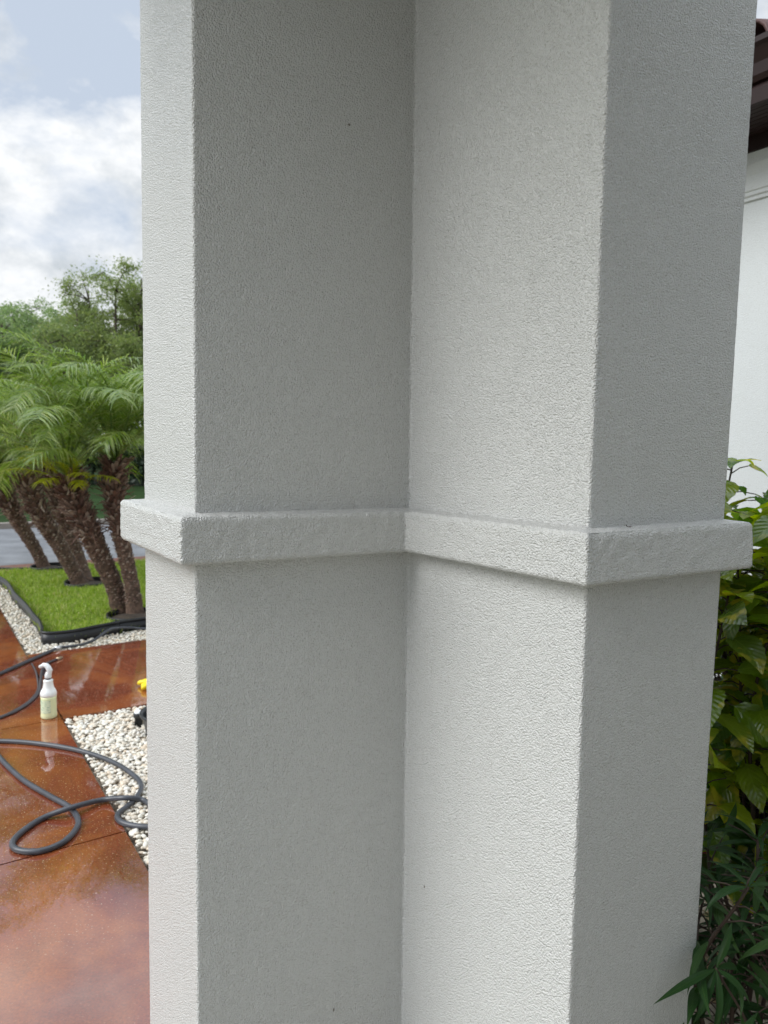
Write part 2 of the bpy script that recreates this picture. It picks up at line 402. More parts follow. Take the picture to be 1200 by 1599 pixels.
# lawn outline
left = [(75, 1004), (66, 996), (61, 984), (52, 974), (44, 962), (33, 950), (22, 938), (14, 924), (2, 914), (-12, 908)]
front = [(75, 1004), (105, 1003), (140, 997), (185, 988), (228, 981)]
Lp = [gp(*q) for q in left]; Fp = [gp(*q) for q in front]
fr_dir = (Fp[-1] - Fp[0]).normalized()
Fend = Fp[-1] + fr_dir * 2.6
farL = W(toab(Lp[-1])[0] - .35, 5.0)
a_end = toab(Fend)[0]
lawn = Lp[::-1] + Fp[1:] + [Fend, W(a_end, 5.0), W(a_end - 1.5, 5.0), farL]
lawn = [Vector((p.x, p.y, 0)) for p in lawn]
m_ = MB(); m_.prism(lawn, -.034, .0)
setp(m_.build('lawn_ground', M['grassbase'], smooth=False), kind='structure')
def inside(p, poly):
    c = False; n = len(poly)
    for i in range(n):
        a, b = poly[i], poly[(i + 1) % n]
        if (a.y > p[1]) != (b.y > p[1]) and p[0] < (b.x - a.x) * (p[1] - a.y) / (b.y - a.y) + a.x: c = not c
    return c
# left lawn beside the walk (outside the frame)
m_ = MB(); m_.abbox(-9, -1.6, -2, 5.0, -.034, .0); setp(m_.build('side_lawn_ground', M['grassbase'], smooth=False), kind='structure')

# black lawn edging: wavy strip with a rolled top
def edging(path, h, name, label, cat, parent=None, close=False, r=.011, teeth=False):
    P = spline(path, 8); mb = MB(); n = len(P)
    V = []; F = []
    for i, p in enumerate(P):
        t = (P[min(i + 1, n - 1)] - P[max(i - 1, 0)]); t.z = 0; t.normalize(); s_ = Vector((-t.y, t.x, 0))
        wob = .004 * noise.noise(p * 6)
        for (o_, z_) in ((-.004, -.03), (-.004, h), (.004, h), (.004, -.03)):
            V.append(p + s_ * (o_ + wob) + Z * z_)
    for i in range(n - 1):
        for k in range(4):
            F.append((i * 4 + k, (i + 1) * 4 + k, (i + 1) * 4 + (k + 1) % 4, i * 4 + (k + 1) % 4))
    mb.add(V, F)
    top = [p + Z * (h + r * .6 + .006 * noise.noise(p * 3)) for p in P]
    mb.tube(top, r, 8)
    if teeth:
        for i in range(0, n - 1, 1):
            p = P[i]; mb.tube([p + Z * .0, p + Z * h], .006, 5)
    o = mb.build(name, M['edging'], parent)
    if parent is None: setp(o, label, cat)
    return o
edging([Vector(p) for p in (Lp[::-1][:-1] + [Fp[0] + Vector((-.02, -.02, 0))] + Fp[1:] + [Fend])], .075, 'lawn_edging',
       'wavy black plastic edging around the near sides of the green lawn', 'lawn edging')
edging([gp(-14, 905) + v * .75, W(0.7, 4.98), W(1.5, 4.97), W(2.2, 4.98), W(3.2, 4.97), W(4.2, 4.98)], .006, 'lawn_edging',
       'straight black plastic edging at the back of the lawn along the pinkish strip', 'lawn edging')

# ------------------------------------------------------------------ grass
rings = [(gp(208, 966), .21), (gp(138, 914), .23), (gp(80, 889), .22)]
def grass_blades(poly, count, hmin, hmax, name, rings_=()):
    xs = [p.x for p in poly]; ys = [p.y for p in poly]
    V = []; F = []
    c = 0
    while c < count:
        x = random.uniform(min(xs), max(xs)); y = random.uniform(min(ys), max(ys))
        if not inside((x, y), poly): continue
        if any((x - r[0].x) ** 2 + (y - r[0].y) ** 2 < r[1] ** 2 for r in rings_): continue
        c += 1
        d = noise.noise(Vector((x * 2, y * 2, 3)))
        h = random.uniform(hmin, hmax) * (1 + .35 * d); an = random.uniform(0, 6.28); wd = random.uniform(.003, .0055)
        ln = random.uniform(.2, .9) * h; la = random.uniform(0, 6.28)
        dx, dy = math.cos(an) * wd, math.sin(an) * wd; lx, ly = math.cos(la) * ln, math.sin(la) * ln
        b = len(V)
        V += [(x - dx, y - dy, -.002), (x + dx, y + dy, -.002), (x + dx * .8 + lx * .35, y + dy * .8 + ly * .35, h * .6),
              (x - dx * .8 + lx * .35, y - dy * .8 + ly * .35, h * .6), (x + lx, y + ly, h)]
        F += [(b, b + 1, b + 2, b + 3), (b + 3, b + 2, b + 4)]
    return mesh(name, V, F, M['grass'], smooth=False)
o = grass_blades(lawn, 60000, .025, .06, 'lawn_grass', rings)
setp(o, 'short bright green lawn grass around the palm trunks', 'grass', kind='stuff')

# ------------------------------------------------------------------ pebbles
def ico(sub):
    import bmesh
    bm = bmesh.new(); bmesh.ops.create_icosphere(bm, subdivisions=sub, radius=1)
    V = np.array([v_.co[:] for v_ in bm.verts]); F = [[q.index for q in f.verts] for f in bm.faces]; bm.free()
    return V, np.array(F)
ICO = [ico(1), ico(2)]
def pebbles(name, label, test, a0, a1, b0, b1, step, size, sub, zt, layers=2):
    Vs = []; Fs = []; base = 0; V0, F0 = ICO[sub]
    for ly in range(layers):
        na = int((a1 - a0) / step); nb = int((b1 - b0) / step)
        for i in range(na):
            for j in range(nb):
                a = a0 + (i + random.uniform(.0, 1.0)) * step; b = b0 + (j + random.uniform(.0, 1.0)) * step
                p = W(a, b)
                if not test(a, b, p): continue
                s = size * random.uniform(.65, 1.35)
                sc = np.array([s, s * random.uniform(.6, .85), s * random.uniform(.38, .6)])
                q = V0 * sc
                q = q * (1 + .13 * np.sin(V0 @ rng.normal(size=3) * 2.2 + random.uniform(0, 6)))[:, None]
                e = Matrix.Rotation(random.uniform(0, 6.28), 3, 'Z') @ Matrix.Rotation(random.gauss(0, .3), 3, 'X') @ Matrix.Rotation(random.gauss(0, .25), 3, 'Y')
                q = q @ np.array(e).T + np.array([p.x, p.y, zt + .002 - .010 * (layers - 1 - ly) + random.uniform(-.005, .005)])
                Vs.append(q); Fs.append(F0 + base); base += len(V0)
    V = np.concatenate(Vs); F = np.concatenate(Fs)
    me = bpy.data.meshes.new(name)
    me.vertices.add(len(V)); me.vertices.foreach_set('co', V.astype(np.float32).ravel())
    me.loops.add(F.size); me.loops.foreach_set('vertex_index', F.astype(np.int32).ravel())
    me.polygons.add(len(F)); me.polygons.foreach_set('loop_start', np.arange(0, F.size, 3, dtype=np.int32))
    me.update(calc_edges=True); me.polygons.foreach_set('use_smooth', [True] * len(F))
    me.materials.append(M['pebble']); o = bpy.data.objects.new(name, me); link(o)
    return setp(o, label, 'pebbles', kind='stuff')
pebbles('pebble_bed', 'white river pebbles filling the bed between the red walk and the pillar',
        lambda a, b, p: a > .015 and b < -.015 and not (a > .70 and b < -2.0), 0.0, 2.2, -2.08, 0.0, .0215, .0128, 1, -.006, 2)
lawn_out = lawn
pebbles('pebble_bed', 'white pebbles between the black lawn edging and the far part of the walk',
        lambda a, b, p: a > .015 and b > 1.385 and not inside((p.x, p.y), lawn_out), 0.0, 3.2, 1.37, 5.0, .0235, .0135, 0, -.006, 2)

# ------------------------------------------------------------------ pillar
#          x at z=1.3, y, lean dx/dz
C5 = [(-.6147, 1.8418, .0018), (-.3997, 1.5146, .0004), (.0646, 1.8228, -.0061), (.384, 1.3444, -.0012), (.7562, 1.5928, .0063)]
K = .89                                  # the band is a 3.5 inch board
def base_poly(z):
    zz = CAMZ + (z - CAMZ) / K
    P = [Vector(((x + (zz - 1.3) * s_) * K, y * K)) for x, y, s_ in C5]
    u2 = Vector((u.x, u.y)); v2 = Vector((v.x, v.y))
    # outer corner from both far faces
    d1 = P[4] + v2 * ((P[0] - P[4]).dot(v2))
    P.append(d1)
    return P
def offset_poly(P, d):
    n = len(P); o = []
    A = sum(P[i].x * P[(i + 1) % n].y - P[(i + 1) % n].x * P[i].y for i in range(n)); sg = 1 if A > 0 else -1
    for i in range(n):
        e0 = (P[i] - P[i - 1]).normalized(); e1 = (P[(i + 1) % n] - P[i]).normalized()
        n0 = Vector((e0.y, -e0.x)) * sg; n1 = Vector((e1.y, -e1.x)) * sg
        m = (n0 + n1); o.append(P[i] + m * (d / (1 + n0.dot(n1))))
    return o
def ring(P, segs, rad, na=5):
    """closed loop, constant vertex count; returns points and outward normals"""
    n = len(P); pts = []; nor = []
    A = sum(P[i].x * P[(i + 1) % n].y - P[(i + 1) % n].x * P[i].y for i in range(n)); sg = 1 if A > 0 else -1
    for i in range(n):
        a, b, c = P[i - 1], P[i], P[(i + 1) % n]
        e0 = (b - a).normalized(); e1 = (c - b).normalized()
        n0 = Vector((e0.y, -e0.x)) * sg; n1 = Vector((e1.y, -e1.x)) * sg
        p0 = b - e0 * rad; p1 = b + e1 * rad
        for k in range(na):
            t = k / (na - 1); q = p0.lerp(b, t).lerp(b.lerp(p1, t), t)
            pts.append(q); nor.append(n0.lerp(n1, t).normalized())
        p2 = c - e1 * rad
        for k in range(1, segs[i]):
            t = k / segs[i]; pts.append(p1.lerp(p2, t)); nor.append(n1)
    return pts, nor
STEP = .0036
SEG = [int(.35 / STEP), int(.50 / STEP), int(.51 / STEP), int(.40 / STEP), 12, 12]
def rough(p, amp, seed=0.0):
    q = Vector((p[0], p[1], p[2] + seed))
    return (.0005 * noise.noise(q * 5) + .00030 * noise.noise(q * 32) + amp * noise.noise(q * 135))
def loft(rings, name, mat, parent, amp, closed_caps=False):
    n = len(rings[0]); V = []; F = []
    for r in rings: V.extend(r)
    for i in range(len(rings) - 1):
        for k in range(n):
            F.append((i * n + k, i * n + (k + 1) % n, (i + 1) * n + (k + 1) % n, (i + 1) * n + k))
    A = 0
    return mesh(name, V, F, mat, parent)
pil = thing('porch_pillar', 'big off-white stucco porch pillar with a notched corner and a projecting band', 'pillar', (.07, 1.9, 0))
zs = list(np.arange(0, .5, .06)) + list(np.arange(.5, 2.62, STEP)) + [2.66, 2.72, 2.76]
rows = []
for z in zs:
    pts, nor = ring(base_poly(z), SEG, .006)
    rows.append([(p.x + q.x * (h := rough((p.x, p.y, z), .0005)), p.y + q.y * h, z) for p, q in zip(pts, nor)])
sh = loft(rows, 'shaft', M['stucco'], pil, 0)
# projecting band
BT = [(-.6808, 1.8543, 1.3069), (-.4121, 1.4530, 1.3035), (.0534, 1.7612, 1.2977), (.3639, 1.2828, 1.3044), (.8135, 1.5804, 1.3024)]
BB = [(-.6823, 1.8543, 1.2071), (-.4128, 1.4530, 1.2052), (.0553, 1.7612, 1.1980), (.3668, 1.2828, 1.2081), (.8197, 1.5804, 1.2014)]
BT, BB = [[(x * K, y * K, CAMZ + (z - CAMZ) * K) for x, y, z in Q] for Q in (BT, BB)]
ZH = 1.3085
def close6(P):
    u2 = Vector((u.x, u.y)); v2 = Vector((v.x, v.y)); Q = [Vector((p[0], p[1])) for p in P]
    Q.append(Q[4] + v2 * ((Q[0] - Q[4]).dot(v2))); return Q
zT = [p[2] for p in BT] + [BT[4][2]]; zB = [p[2] for p in BB] + [BB[4][2]]
def zring(zc):                        # per-vertex heights along the loop
    o = []
    for i in range(6):
        o += [zc[i]] * 5
        for k in range(1, SEG[i]): t = k / SEG[i]; o.append(zc[i] * (1 - t) + zc[(i + 1) % 6] * t)
    return o
ZT, ZB = zring(zT), zring(zB)
PT, PB = close6(BT), close6(BB)
prof = []                             # (mix bottom->top, inset, dz above local height)
ins_max = .054
for k in range(10): prof.append((0, ins_max * (1 - k / 10), -.0 + 0.0))
nv = 24
for k in range(nv + 1): prof.append((k / nv, None, 0))
for k in range(1, 14): prof.append((1, ins_max * k / 13, .006 * k / 13))
rows = []
for (t, ins, dz) in prof:
    P = [b_.lerp(a_, t) for a_, b_ in zip(PT, PB)]
    i_ = ins if ins is not None else 0
    edge = 0
    if ins is None:
        dd = min(t, 1 - t) * .089; edge = max(0, .005 - dd)  # roll the arrises
        i_ = edge * .8
    pts, nor = ring(offset_poly(P, -i_) if i_ else P, SEG, .0055)
    row = []
    for k, (p, q) in enumerate(zip(pts, nor)):
        z = ZB[k] * (1 - t) + ZT[k] * t + dz
        h = rough((p.x, p.y, z), .0010, 5.0) + .0012 * noise.noise(Vector((p.x, p.y, z)) * 48)
        if ins is None: row.append((p.x + q.x * h, p.y + q.y * h, z + .6 * h * (1 if t > .5 else -1)))
        else: row.append((p.x + q.x * h * .5, p.y + q.y * h * .5, z + h))
    rows.append(row)
bd = loft(rows, 'trim_band', M['stucco'], pil, 0)
# tiny dark husk on the ledge
hp = at(984, 823, 1.242)
mb = MB(); V0, F0 = ICO[1]
q = V0 * np.array([.0045, .0016, .0013]); mb.add([Vector(p) + Vector((hp.x, hp.y, hp.z)) for p in q.tolist()], F0.tolist())
mb.tube([Vector((hp.x - .004, hp.y, hp.z)), Vector((hp.x - .007, hp.y, hp.z + .004))], .0007, 5)
o = mb.build('seed_husk', M['stem']); setp(o, 'tiny dark curled husk lying on the pillar ledge', 'husk')

# ------------------------------------------------------------------ porch (roof over the viewer) and house wing
po = thing('porch', 'covered porch with flat ceiling and beams resting on the stucco pillar', 'porch', W(-1, -4, 0))
def part(name, boxes, mat, parent, smooth=False):
    mb = MB()
    for bx in boxes: mb.abbox(*bx)
    return mb.build(name, mat, parent, smooth)
part('ceiling', [(-1.05, .72, -6.2, -2.32, 3.05, 3.15)], M['ceiling'], po)  # unseen ceiling, its edge placed by the light it lets onto the pillar
part('header_beam', [(-1.05, .72, -2.66, -2.32, 2.765, 3.045)], M['wall'], po)
part('header_beam', [(.34, .72, -6.2, -2.67, 2.765, 3.045)], M['wall'], po)
part('wall', [(-1.35, .72, -6.45, -6.21, -.03, 3.3)], M['inner'], po)  # unseen, darkened so it throws little light on the pillar
part('wall', [(.73, 2.65, -6.45, -6.21, -.03, 3.3)], M['wall'], po)  # unseen, kept pale to bounce sky light onto the pillar
dr = part('added_dark_door', [(-1.3, .3, -6.205, -6.15, .0, 2.5)], M['brown'], po)  # unseen dark door added to cut light bouncing back at the pillar
part('handle', [(-.74, -.70, -6.145, -6.10, .9, 1.3)], M['alu'], dr)

WA = 2.67
hw = thing('house_wing', 'white stucco house wing with brown gutter and clay tile roof behind the shrub', 'house', W(WA + 1, -3, 0))
part('wall', [(WA, WA + .25, -7.5, .6, -.1, 2.90)], M['wall'], hw)
# moulded cornice: profile extruded along v
def extrude(profile, b0, b1, name, mat, parent, smooth=False):
    mb = MB(); n = len(profile); V = []
    for b in (b0, b1):
        V += [W(WA - o_, b, z_) for o_, z_ in profile]
    F = [(i, (i + 1) % n, n + (i + 1) % n, n + i) for i in range(n)] + [tuple(range(n)), tuple(range(2 * n - 1, n - 1, -1))]
    mb.add(V, F); return mb.build(name, mat, parent, smooth)
ZC = at(1171, 235, 3.4).z
extrude([(-.02, ZC - .20), (.012, ZC - .20), (.012, ZC - .185), (.022, ZC - .18), (.022, ZC - .165), (.03, ZC - .16), (.036, ZC - .10), (.05, ZC - .05), (.05, ZC), (-.02, ZC)],
        -7.5, .62, 'cornice', M['wall'], hw)
extrude([(-.02, ZC + .003), (.06, ZC + .003), (.06, ZC + .085), (-.02, ZC + .085)], -7.5, .62, 'frieze_board', M['brown'], hw)
# soffit with grooves
mb = MB()
for k in range(8):
    o0 = .062 + k * .034
    V = [W(WA - o_, b, z_) for b in (-7.5, .7) for o_, z_ in ((o0, ZC + .07), (o0 + .028, ZC + .07), (o0 + .031, ZC + .076), (o0 + .031, ZC + .09), (o0, ZC + .09))]
    mb.add(V, [(i, (i + 1) % 5, 5 + (i + 1) % 5, 5 + i) for i in range(5)])
mb.build('soffit', M['brown'], hw, False)
GO = .335; zg = ZC + .065
extrude([(GO, zg), (GO + .03, zg - .004), (GO + .034, zg + .05), (GO + .022, zg + .075), (GO, zg + .075)], -7.5, .75, 'fascia', M['brown'], hw)
extrude([(GO, zg + .077), (GO + .04, zg + .077), (GO + .055, zg + .095), (GO + .06, zg + .14), (GO + .085, zg + .19), (GO + .10, zg + .20), (GO + .10, zg + .222), (GO + .088, zg + .222), (GO, zg + .20)],
        -7.5, .75, 'gutter', M['brown'], hw)
# barrel tiles
mb = MB()
for k in range(34):
    b = -7.4 + k * .245 + .03
    n = 10; r = .105; V = []; F = []
    for i, (o_, z_) in enumerate(((GO + .07, zg + .215), (-1.6, zg + .215 + .60))):
        for rr in (r, r - .014):
            for j in range(n + 1):
                an = math.pi * j / n
                V.append(W(WA - o_, b + rr * math.cos(an), z_ + rr * math.sin(an)))
    m1 = n + 1
    for j in range(n):
        F += [(j, j + 1, 2 * m1 + j + 1, 2 * m1 + j), (m1 + j, 3 * m1 + j, 3 * m1 + j + 1, m1 + j + 1), (j, m1 + j, m1 + j + 1, j + 1)]
    mb.add(V, F)
mb.add([W(WA - GO - .03, -7.5, zg + .2), W(WA - GO - .03, .7, zg + .2), W(WA + 1.6, .7, zg + .8), W(WA + 1.6, -7.5, zg + .8)], [(0, 1, 2, 3)])
mb.build('tile_roof', M['tile'], hw, True)

# ------------------------------------------------------------------ palms
def frond(mb, base, az, e0, Lf, droop, leaf, nl, twist=0.0, wmul=1.0):
    """rachis arc + two rows of drooping leaflets"""
    pts = []; p = Vector(base); n = 14
    hd = Vector((math.cos(az), math.sin(az), 0)); ang = e0; swing = random.uniform(-.9, .9) / n
    for i in range(n + 1):
        pts.append(p.copy()); d = hd * math.cos(ang) + Z * math.sin(ang)
        p = p + d * (Lf / n); hd = Matrix.Rotation(swing, 3, 'Z') @ hd; ang -= droop / n * (0.4 + 1.2 * i / n)
    mb.tube(pts, [.009 * (1 - .85 * i / n) + .0012 for i in range(n + 1)], 4, False)
    side = Vector((-hd.y, hd.x, 0))
    lo_ = random.uniform(.85, 1.2)
    for k in range(nl):
        t = .16 + .84 * (k + .5) / nl
        f = t * n; i = min(int(f), n - 1); q = pts[i].lerp(pts[i + 1], f - i)
        tg = (pts[i + 1] - pts[i]).normalized(); up = side.cross(tg) * -1
        if up.z < 0: up = -up
        ll = leaf * (math.sin(min(1, (t - .1) * 2.6) * math.pi / 2)) * (1 - .42 * max(0, t - .6) / .4) * random.uniform(.7, 1.2) * lo_
        for s_ in (-1, 1):
            dr = (side * s_ * .85 + tg * random.uniform(.75, 1.15) + up * random.uniform(.05, .45)).normalized()
            wv = tg.cross(dr).cross(dr).normalized() if False else (tg - dr * tg.dot(dr)).normalized()
            dr_ = random.uniform(.5, 1.9); wd = .0036 * wmul; V = []; F = []
            c = q.copy(); d = dr.copy()
            for j in range(4):
                ww = wd * (1, 1.15, .8, .1)[j]
                V += [c - wv * ww, c + wv * ww]
                d = (d - Z * (.16 + .30 * j / 3) * dr_).normalized(); c = c + d * (ll / 3)
            F = [(0, 1, 3, 2), (2, 3, 5, 4), (4, 5, 7, 6)]
            mb.add(V, F)
def palm(label, path, Y, r0, r1, seed, nfr=32, Lf=1.3, low=True, Y1=None):
    random.seed(seed)
    Y1 = Y if Y1 is None else Y1
    m = len(path)
    P = []
    for i, q in enumerate(path):
        if i == 0: b = gp(*q); P.append(Vector((b.x, b.y, -.03)))
        else: P.append(at(q[0], q[1], Y + (Y1 - Y) * i / (m - 1)))
    P = spline(P, 8); n = len(P)
    t_ = thing('palm_tree', label, 'palm tree', P[0], group='leaning feather palms on the lawn')
    mb = MB()
    R = []
    for i in range(n):
        s = i / (n - 1); R.append((r0 * (1.45 - 2.8 * s) if s < .16 else r0) * (1 - s) + r1 * s + .004 * math.sin(i * 1.9))
    mb.tube([p + Vector((noise.noise(p * 9), noise.noise(p * 9 + Z), 0)) * .008 for p in P], R, 14)
    mb.build('trunk', M['palmtrunk'], t_)
    # old leaf-base stubs in spirals, short low down and long near the top
    mb = MB(); N_ = 560
    for k in range(N_):
        s = .10 + .90 * k / N_; f = s * (n - 1); i = min(int(f), n - 2); c = P[i].lerp(P[i + 1], f - i); r = R[i]
        tg = (P[i + 1] - P[i]).normalized(); x = tg.cross(Vector((0, 1, 0))).normalized(); y = tg.cross(x)
        an = k * 2.39996 + random.uniform(-.2, .2); od = x * math.cos(an) + y * math.sin(an); sd_ = tg.cross(od)
        g_ = max(0, (s - .35) / .65)
        ln = (.012 + .085 * g_ ** 1.3) * random.uniform(.6, 1.4); wd = (.011 + .010 * g_) * random.uniform(.7, 1.3)
        dr = (od * random.uniform(.5, .95) + tg * random.uniform(.4, 1.1) - Z * random.uniform(0, .25)).normalized()
        b = c + od * (r * .93); tip = b + dr * ln
        th = dr.cross(sd_).normalized() * .005
        V = [b - sd_ * wd - th, b + sd_ * wd - th, b + sd_ * wd + th, b - sd_ * wd + th,
             tip - sd_ * wd * .55 - th * .6, tip + sd_ * wd * .55 - th * .6, tip + sd_ * wd * .55 + th * .6, tip - sd_ * wd * .55 + th * .6]
        mb.add(V, [(0, 1, 5, 4), (1, 2, 6, 5), (2, 3, 7, 6), (3, 0, 4, 7), (4, 5, 6, 7)])
    for k in range(70):                                       # ragged hanging boots and fibre near the top
        s = random.uniform(.55, 1.0); f = s * (n - 1); i = min(int(f), n - 2); c = P[i].lerp(P[i + 1], f - i); r = R[i]
        an = random.uniform(0, 6.28); od = Vector((math.cos(an), math.sin(an), 0)); b = c + od * r * .9; ln = random.uniform(.06, .15)
        e_ = b + (od * random.uniform(.5, 1) + Z * random.uniform(-.7, .5)).normalized() * ln; sd_ = Z.cross(od) * random.uniform(.005, .014)
        V = [b - sd_ - Z * .006, b + sd_ - Z * .006, b + sd_ + Z * .006, b - sd_ + Z * .006, e_ - sd_ * .5 - Z * .002, e_ + sd_ * .5 - Z * .002, e_ + sd_ * .5 + Z * .002, e_ - sd_ * .5 + Z * .002]
        mb.add(V, [(0, 1, 5, 4), (1, 2, 6, 5), (2, 3, 7, 6), (3, 0, 4, 7), (4, 5, 6, 7)])
    mb.build('leaf_stubs', M['stub'], t_, False)
    top = P[-1]; tg = (P[-1] - P[-3]).normalized()
    mb = MB()
    for k in range(nfr):
        s = k / nfr; az = k * 2.39996 + random.uniform(-.15, .15)
        e0 = math.radians(88 - 62 * s ** 1.1 + random.uniform(-8, 8))
        frond(mb, top + tg * (.10 * (1 - s)) + Vector((math.cos(az), math.sin(az), 0)) * .02, az, e0, Lf * random.uniform(.85, 1.1) * (.8 + .3 * math.sin(s * 3.0)),
              math.radians(88 - 20 * s + 40 * random.random()), .29, 58)
    mb.build('crown', M['frond'], t_)
    if low:
        mb = MB()
        for k in range(9):
            az = math.radians(-90) + random.uniform(-1.5, 1.5)
            frond(mb, top - tg * .05 + Vector((math.cos(az), math.sin(az), 0)) * .05, az, math.radians(random.uniform(5, 60)), random.uniform(.30, .48),
                  math.radians(40), .15, 20, wmul=.9)
        mb.build('low_fronds', M['lowfrond'], t_)['label'] = 'short yellow-green fronds at the bottom of the crown'
    return t_
palm('feather palm trunk nearest the pillar, rising almost straight from the front ring', [(213, 962), (206, 915), (196, 868), (184, 815), (178, 765), (180, 722)], gp(213, 962).y, .058, .068, 11, low=False, Y1=gp(213, 962).y + .15)
palm('thick shaggy palm leaning left from the front ring, with yellow-green low fronds', [(194, 956), (180, 918), (160, 872), (140, 832), (120, 790), (107, 742)], gp(194, 956).y, .068, .098, 12, Y1=gp(194, 956).y - .15)
palm('palm in the middle ring leaning far to the left', [(129, 914), (112, 886), (92, 850), (68, 812), (50, 772), (40, 728)], gp(129, 914).y, .062, .10, 13, low=False)
palm('palm in the middle ring standing behind the shaggy one, leaning slightly left', [(136, 911), (126, 880), (114, 846), (98, 805), (86, 765), (80, 722)], gp(136, 911).y + .1, .06, .08, 14, low=False, Y1=gp(136, 911).y + .5)
palm('palm at the back of the lawn leaning left over the road edge', [(72, 888), (58, 862), (40, 832), (22, 800), (6, 770), (-6, 736)], gp(72, 888).y, .055, .105, 15, low=False)
random.seed(21)
# planting rings
labs = ['black plastic ring around the front pair of palm trunks', 'black plastic ring around the middle pair of palm trunks', 'black plastic ring around the base of the back palm']
for (c, r), lab in zip(rings, labs):
    t_ = thing('planting_ring', lab, 'planting ring', (c.x, c.y, 0), group='black rings round the palm bases')
    pth = [Vector((c.x + r * math.cos(a_) * (1 + .05 * math.sin(3 * a_)), c.y + r * math.sin(a_), 0)) for a_ in np.linspace(0, 2 * math.pi, 25)]
    edging(pth, .035, 'border', None, None, t_, teeth=True, r=.009)
    mb = MB(); mb.lathe([(r * .97, .0), (r * .8, .012), (r * .4, .03), (.02, .035)], (c.x, c.y, .002), 24)
    mb.build('soil', M['soil'], t_)

# ------------------------------------------------------------------ background trees and hedge
def leafcloud(mb, clumps, per, size, seed, zmul=1):
    random.seed(seed)
    for (c, r) in clumps:
        for k in range(per):
            d = Vector((random.gauss(0, 1), random.gauss(0, 1), random.gauss(0, 1))); d.normalize()
            q = c + d * r * random.random() ** .6
            q.z = c.z + (q.z - c.z) * .75
            a_ = Vector((random.gauss(0, 1), random.gauss(0, 1), random.gauss(0, .6) + .2)).normalized()
            b_ = a_.cross(Vector((random.gauss(0, 1), random.gauss(0, 1), random.gauss(0, 1)))).normalized()
            l_ = size * random.uniform(.6, 1.4); w_ = l_ * .3
            mb.add([q - b_ * w_ * .3, q + a_ * l_ * .5 - b_ * w_, q + a_ * l_, q + a_ * l_ * .5 + b_ * w_], [(0, 1, 2, 3)])
def tree(label, base, H, Rc, mat, seed, per=150, nb=12, size=.16, low=.3):
    random.seed(seed)
    t_ = thing('broadleaf_tree', label, 'tree', base, group='leafy trees beyond the road')
    mb = MB(); base = Vector(base); clumps = []
    th = H * low
    trunk = spline([base, base + Vector((.15, .1, th * .5)), base + Vector((-.1, 0, th))], 5)
    mb.tube(trunk, [.26 - .008 * i for i in range(len(trunk))], 8)
    for k in range(nb):
        az = k * 2.4 + random.uniform(-.3, .3); el = random.uniform(.35, 1.35)
        rr = Rc * math.cos(el) * random.uniform(.75, 1.05); zz = (H - th) * (.25 + .75 * math.sin(el)) * random.uniform(.78, 1.0)
        tip = base + Vector((math.cos(az) * rr, math.sin(az) * rr, th + zz))
        st = trunk[-1]; mid = st.lerp(tip, .5) + Vector((math.cos(az), math.sin(az), 0)) * Rc * .1 - Z * .2
        limb = spline([st, mid, tip], 6); mb.tube(limb, [.13 - .0095 * i for i in range(len(limb))], 6)
        for j in range(17):
            f = .35 + .65 * random.random(); i = int(f * (len(limb) - 1)); q = limb[i]
            ev = Vector((random.gauss(0, 1), random.gauss(0, 1), random.gauss(.2, .6))); ev *= min(1, 1.5 / ev.length); e = q + ev * Rc * .17
            mb.tube([q, q.lerp(e, .5) + Z * .08, e], [.035, .02, .008], 4, False)
            clumps.append((e, Rc * random.uniform(.15, .27)))
            # twig sprays poking out of the outline
            for _ in range(2):
                e2 = e + Vector((random.gauss(0, 1), random.gauss(0, 1), random.gauss(.4, .6))) * Rc * .08
                clumps.append((e2, Rc * random.uniform(.09, .14))); mb.tube([e, e2], [.012, .005], 4, False)
    mb.build('trunk', M['bark'], t_)
    cb = MB(); leafcloud(cb, clumps, 115, .085, seed + 1); cb.build('crown', mat, t_, False)
def far(px, Y): p = at(px, 700, Y); return Vector((p.x, p.y, -.03))
def topz(py, Y, px=100): return at(px, py, Y).z
tree('bushy green tree beyond the road at the left edge of the view', far(22, 27), topz(458, 27), 3.2, M['treeleaf'], 31)
tree('lower leafy tree between the two taller ones beyond the road', far(98, 31), topz(466, 31), 3.2, M['treeleaf'], 32)
tree('tallest tree beyond the road, its airy crown half hidden by the pillar', far(188, 27), topz(420, 27), 3.5, M['treeleaf2'], 33, nb=15)
tree('leafy tree beyond the road hidden mostly behind the pillar', far(300, 30), topz(430, 30), 3.8, M['treeleaf'], 34)
tree('bushy green tree beyond the road just out of view on the left', far(-90, 28), topz(480, 28), 3.6, M['treeleaf2'], 35)
mb = MB(); hcl = []
random.seed(41)
hA = far(-160, 26); hB = far(420, 26)
for k in range(150):
    q = hA.lerp(hB, (k + random.random()) / 150); hcl.append((q + Vector((0, random.uniform(-.6, .6), random.uniform(.3, 2.6))), random.uniform(.5, .85)))
leafcloud(mb, hcl, 130, .19, 42)
for k in range(22):
    q = hA.lerp(hB, (k + .5) / 22); mb.tube([q, q + Vector((.1, 0, 1.2)), q + Vector((-.2, .1, 2.2))], [.05, .04, .01], 5)
V = []
o = mb.build('hedge', M['hedgeleaf'], None, False); setp(o, 'dark dense hedge at the back of the lawn across the road', 'hedge')

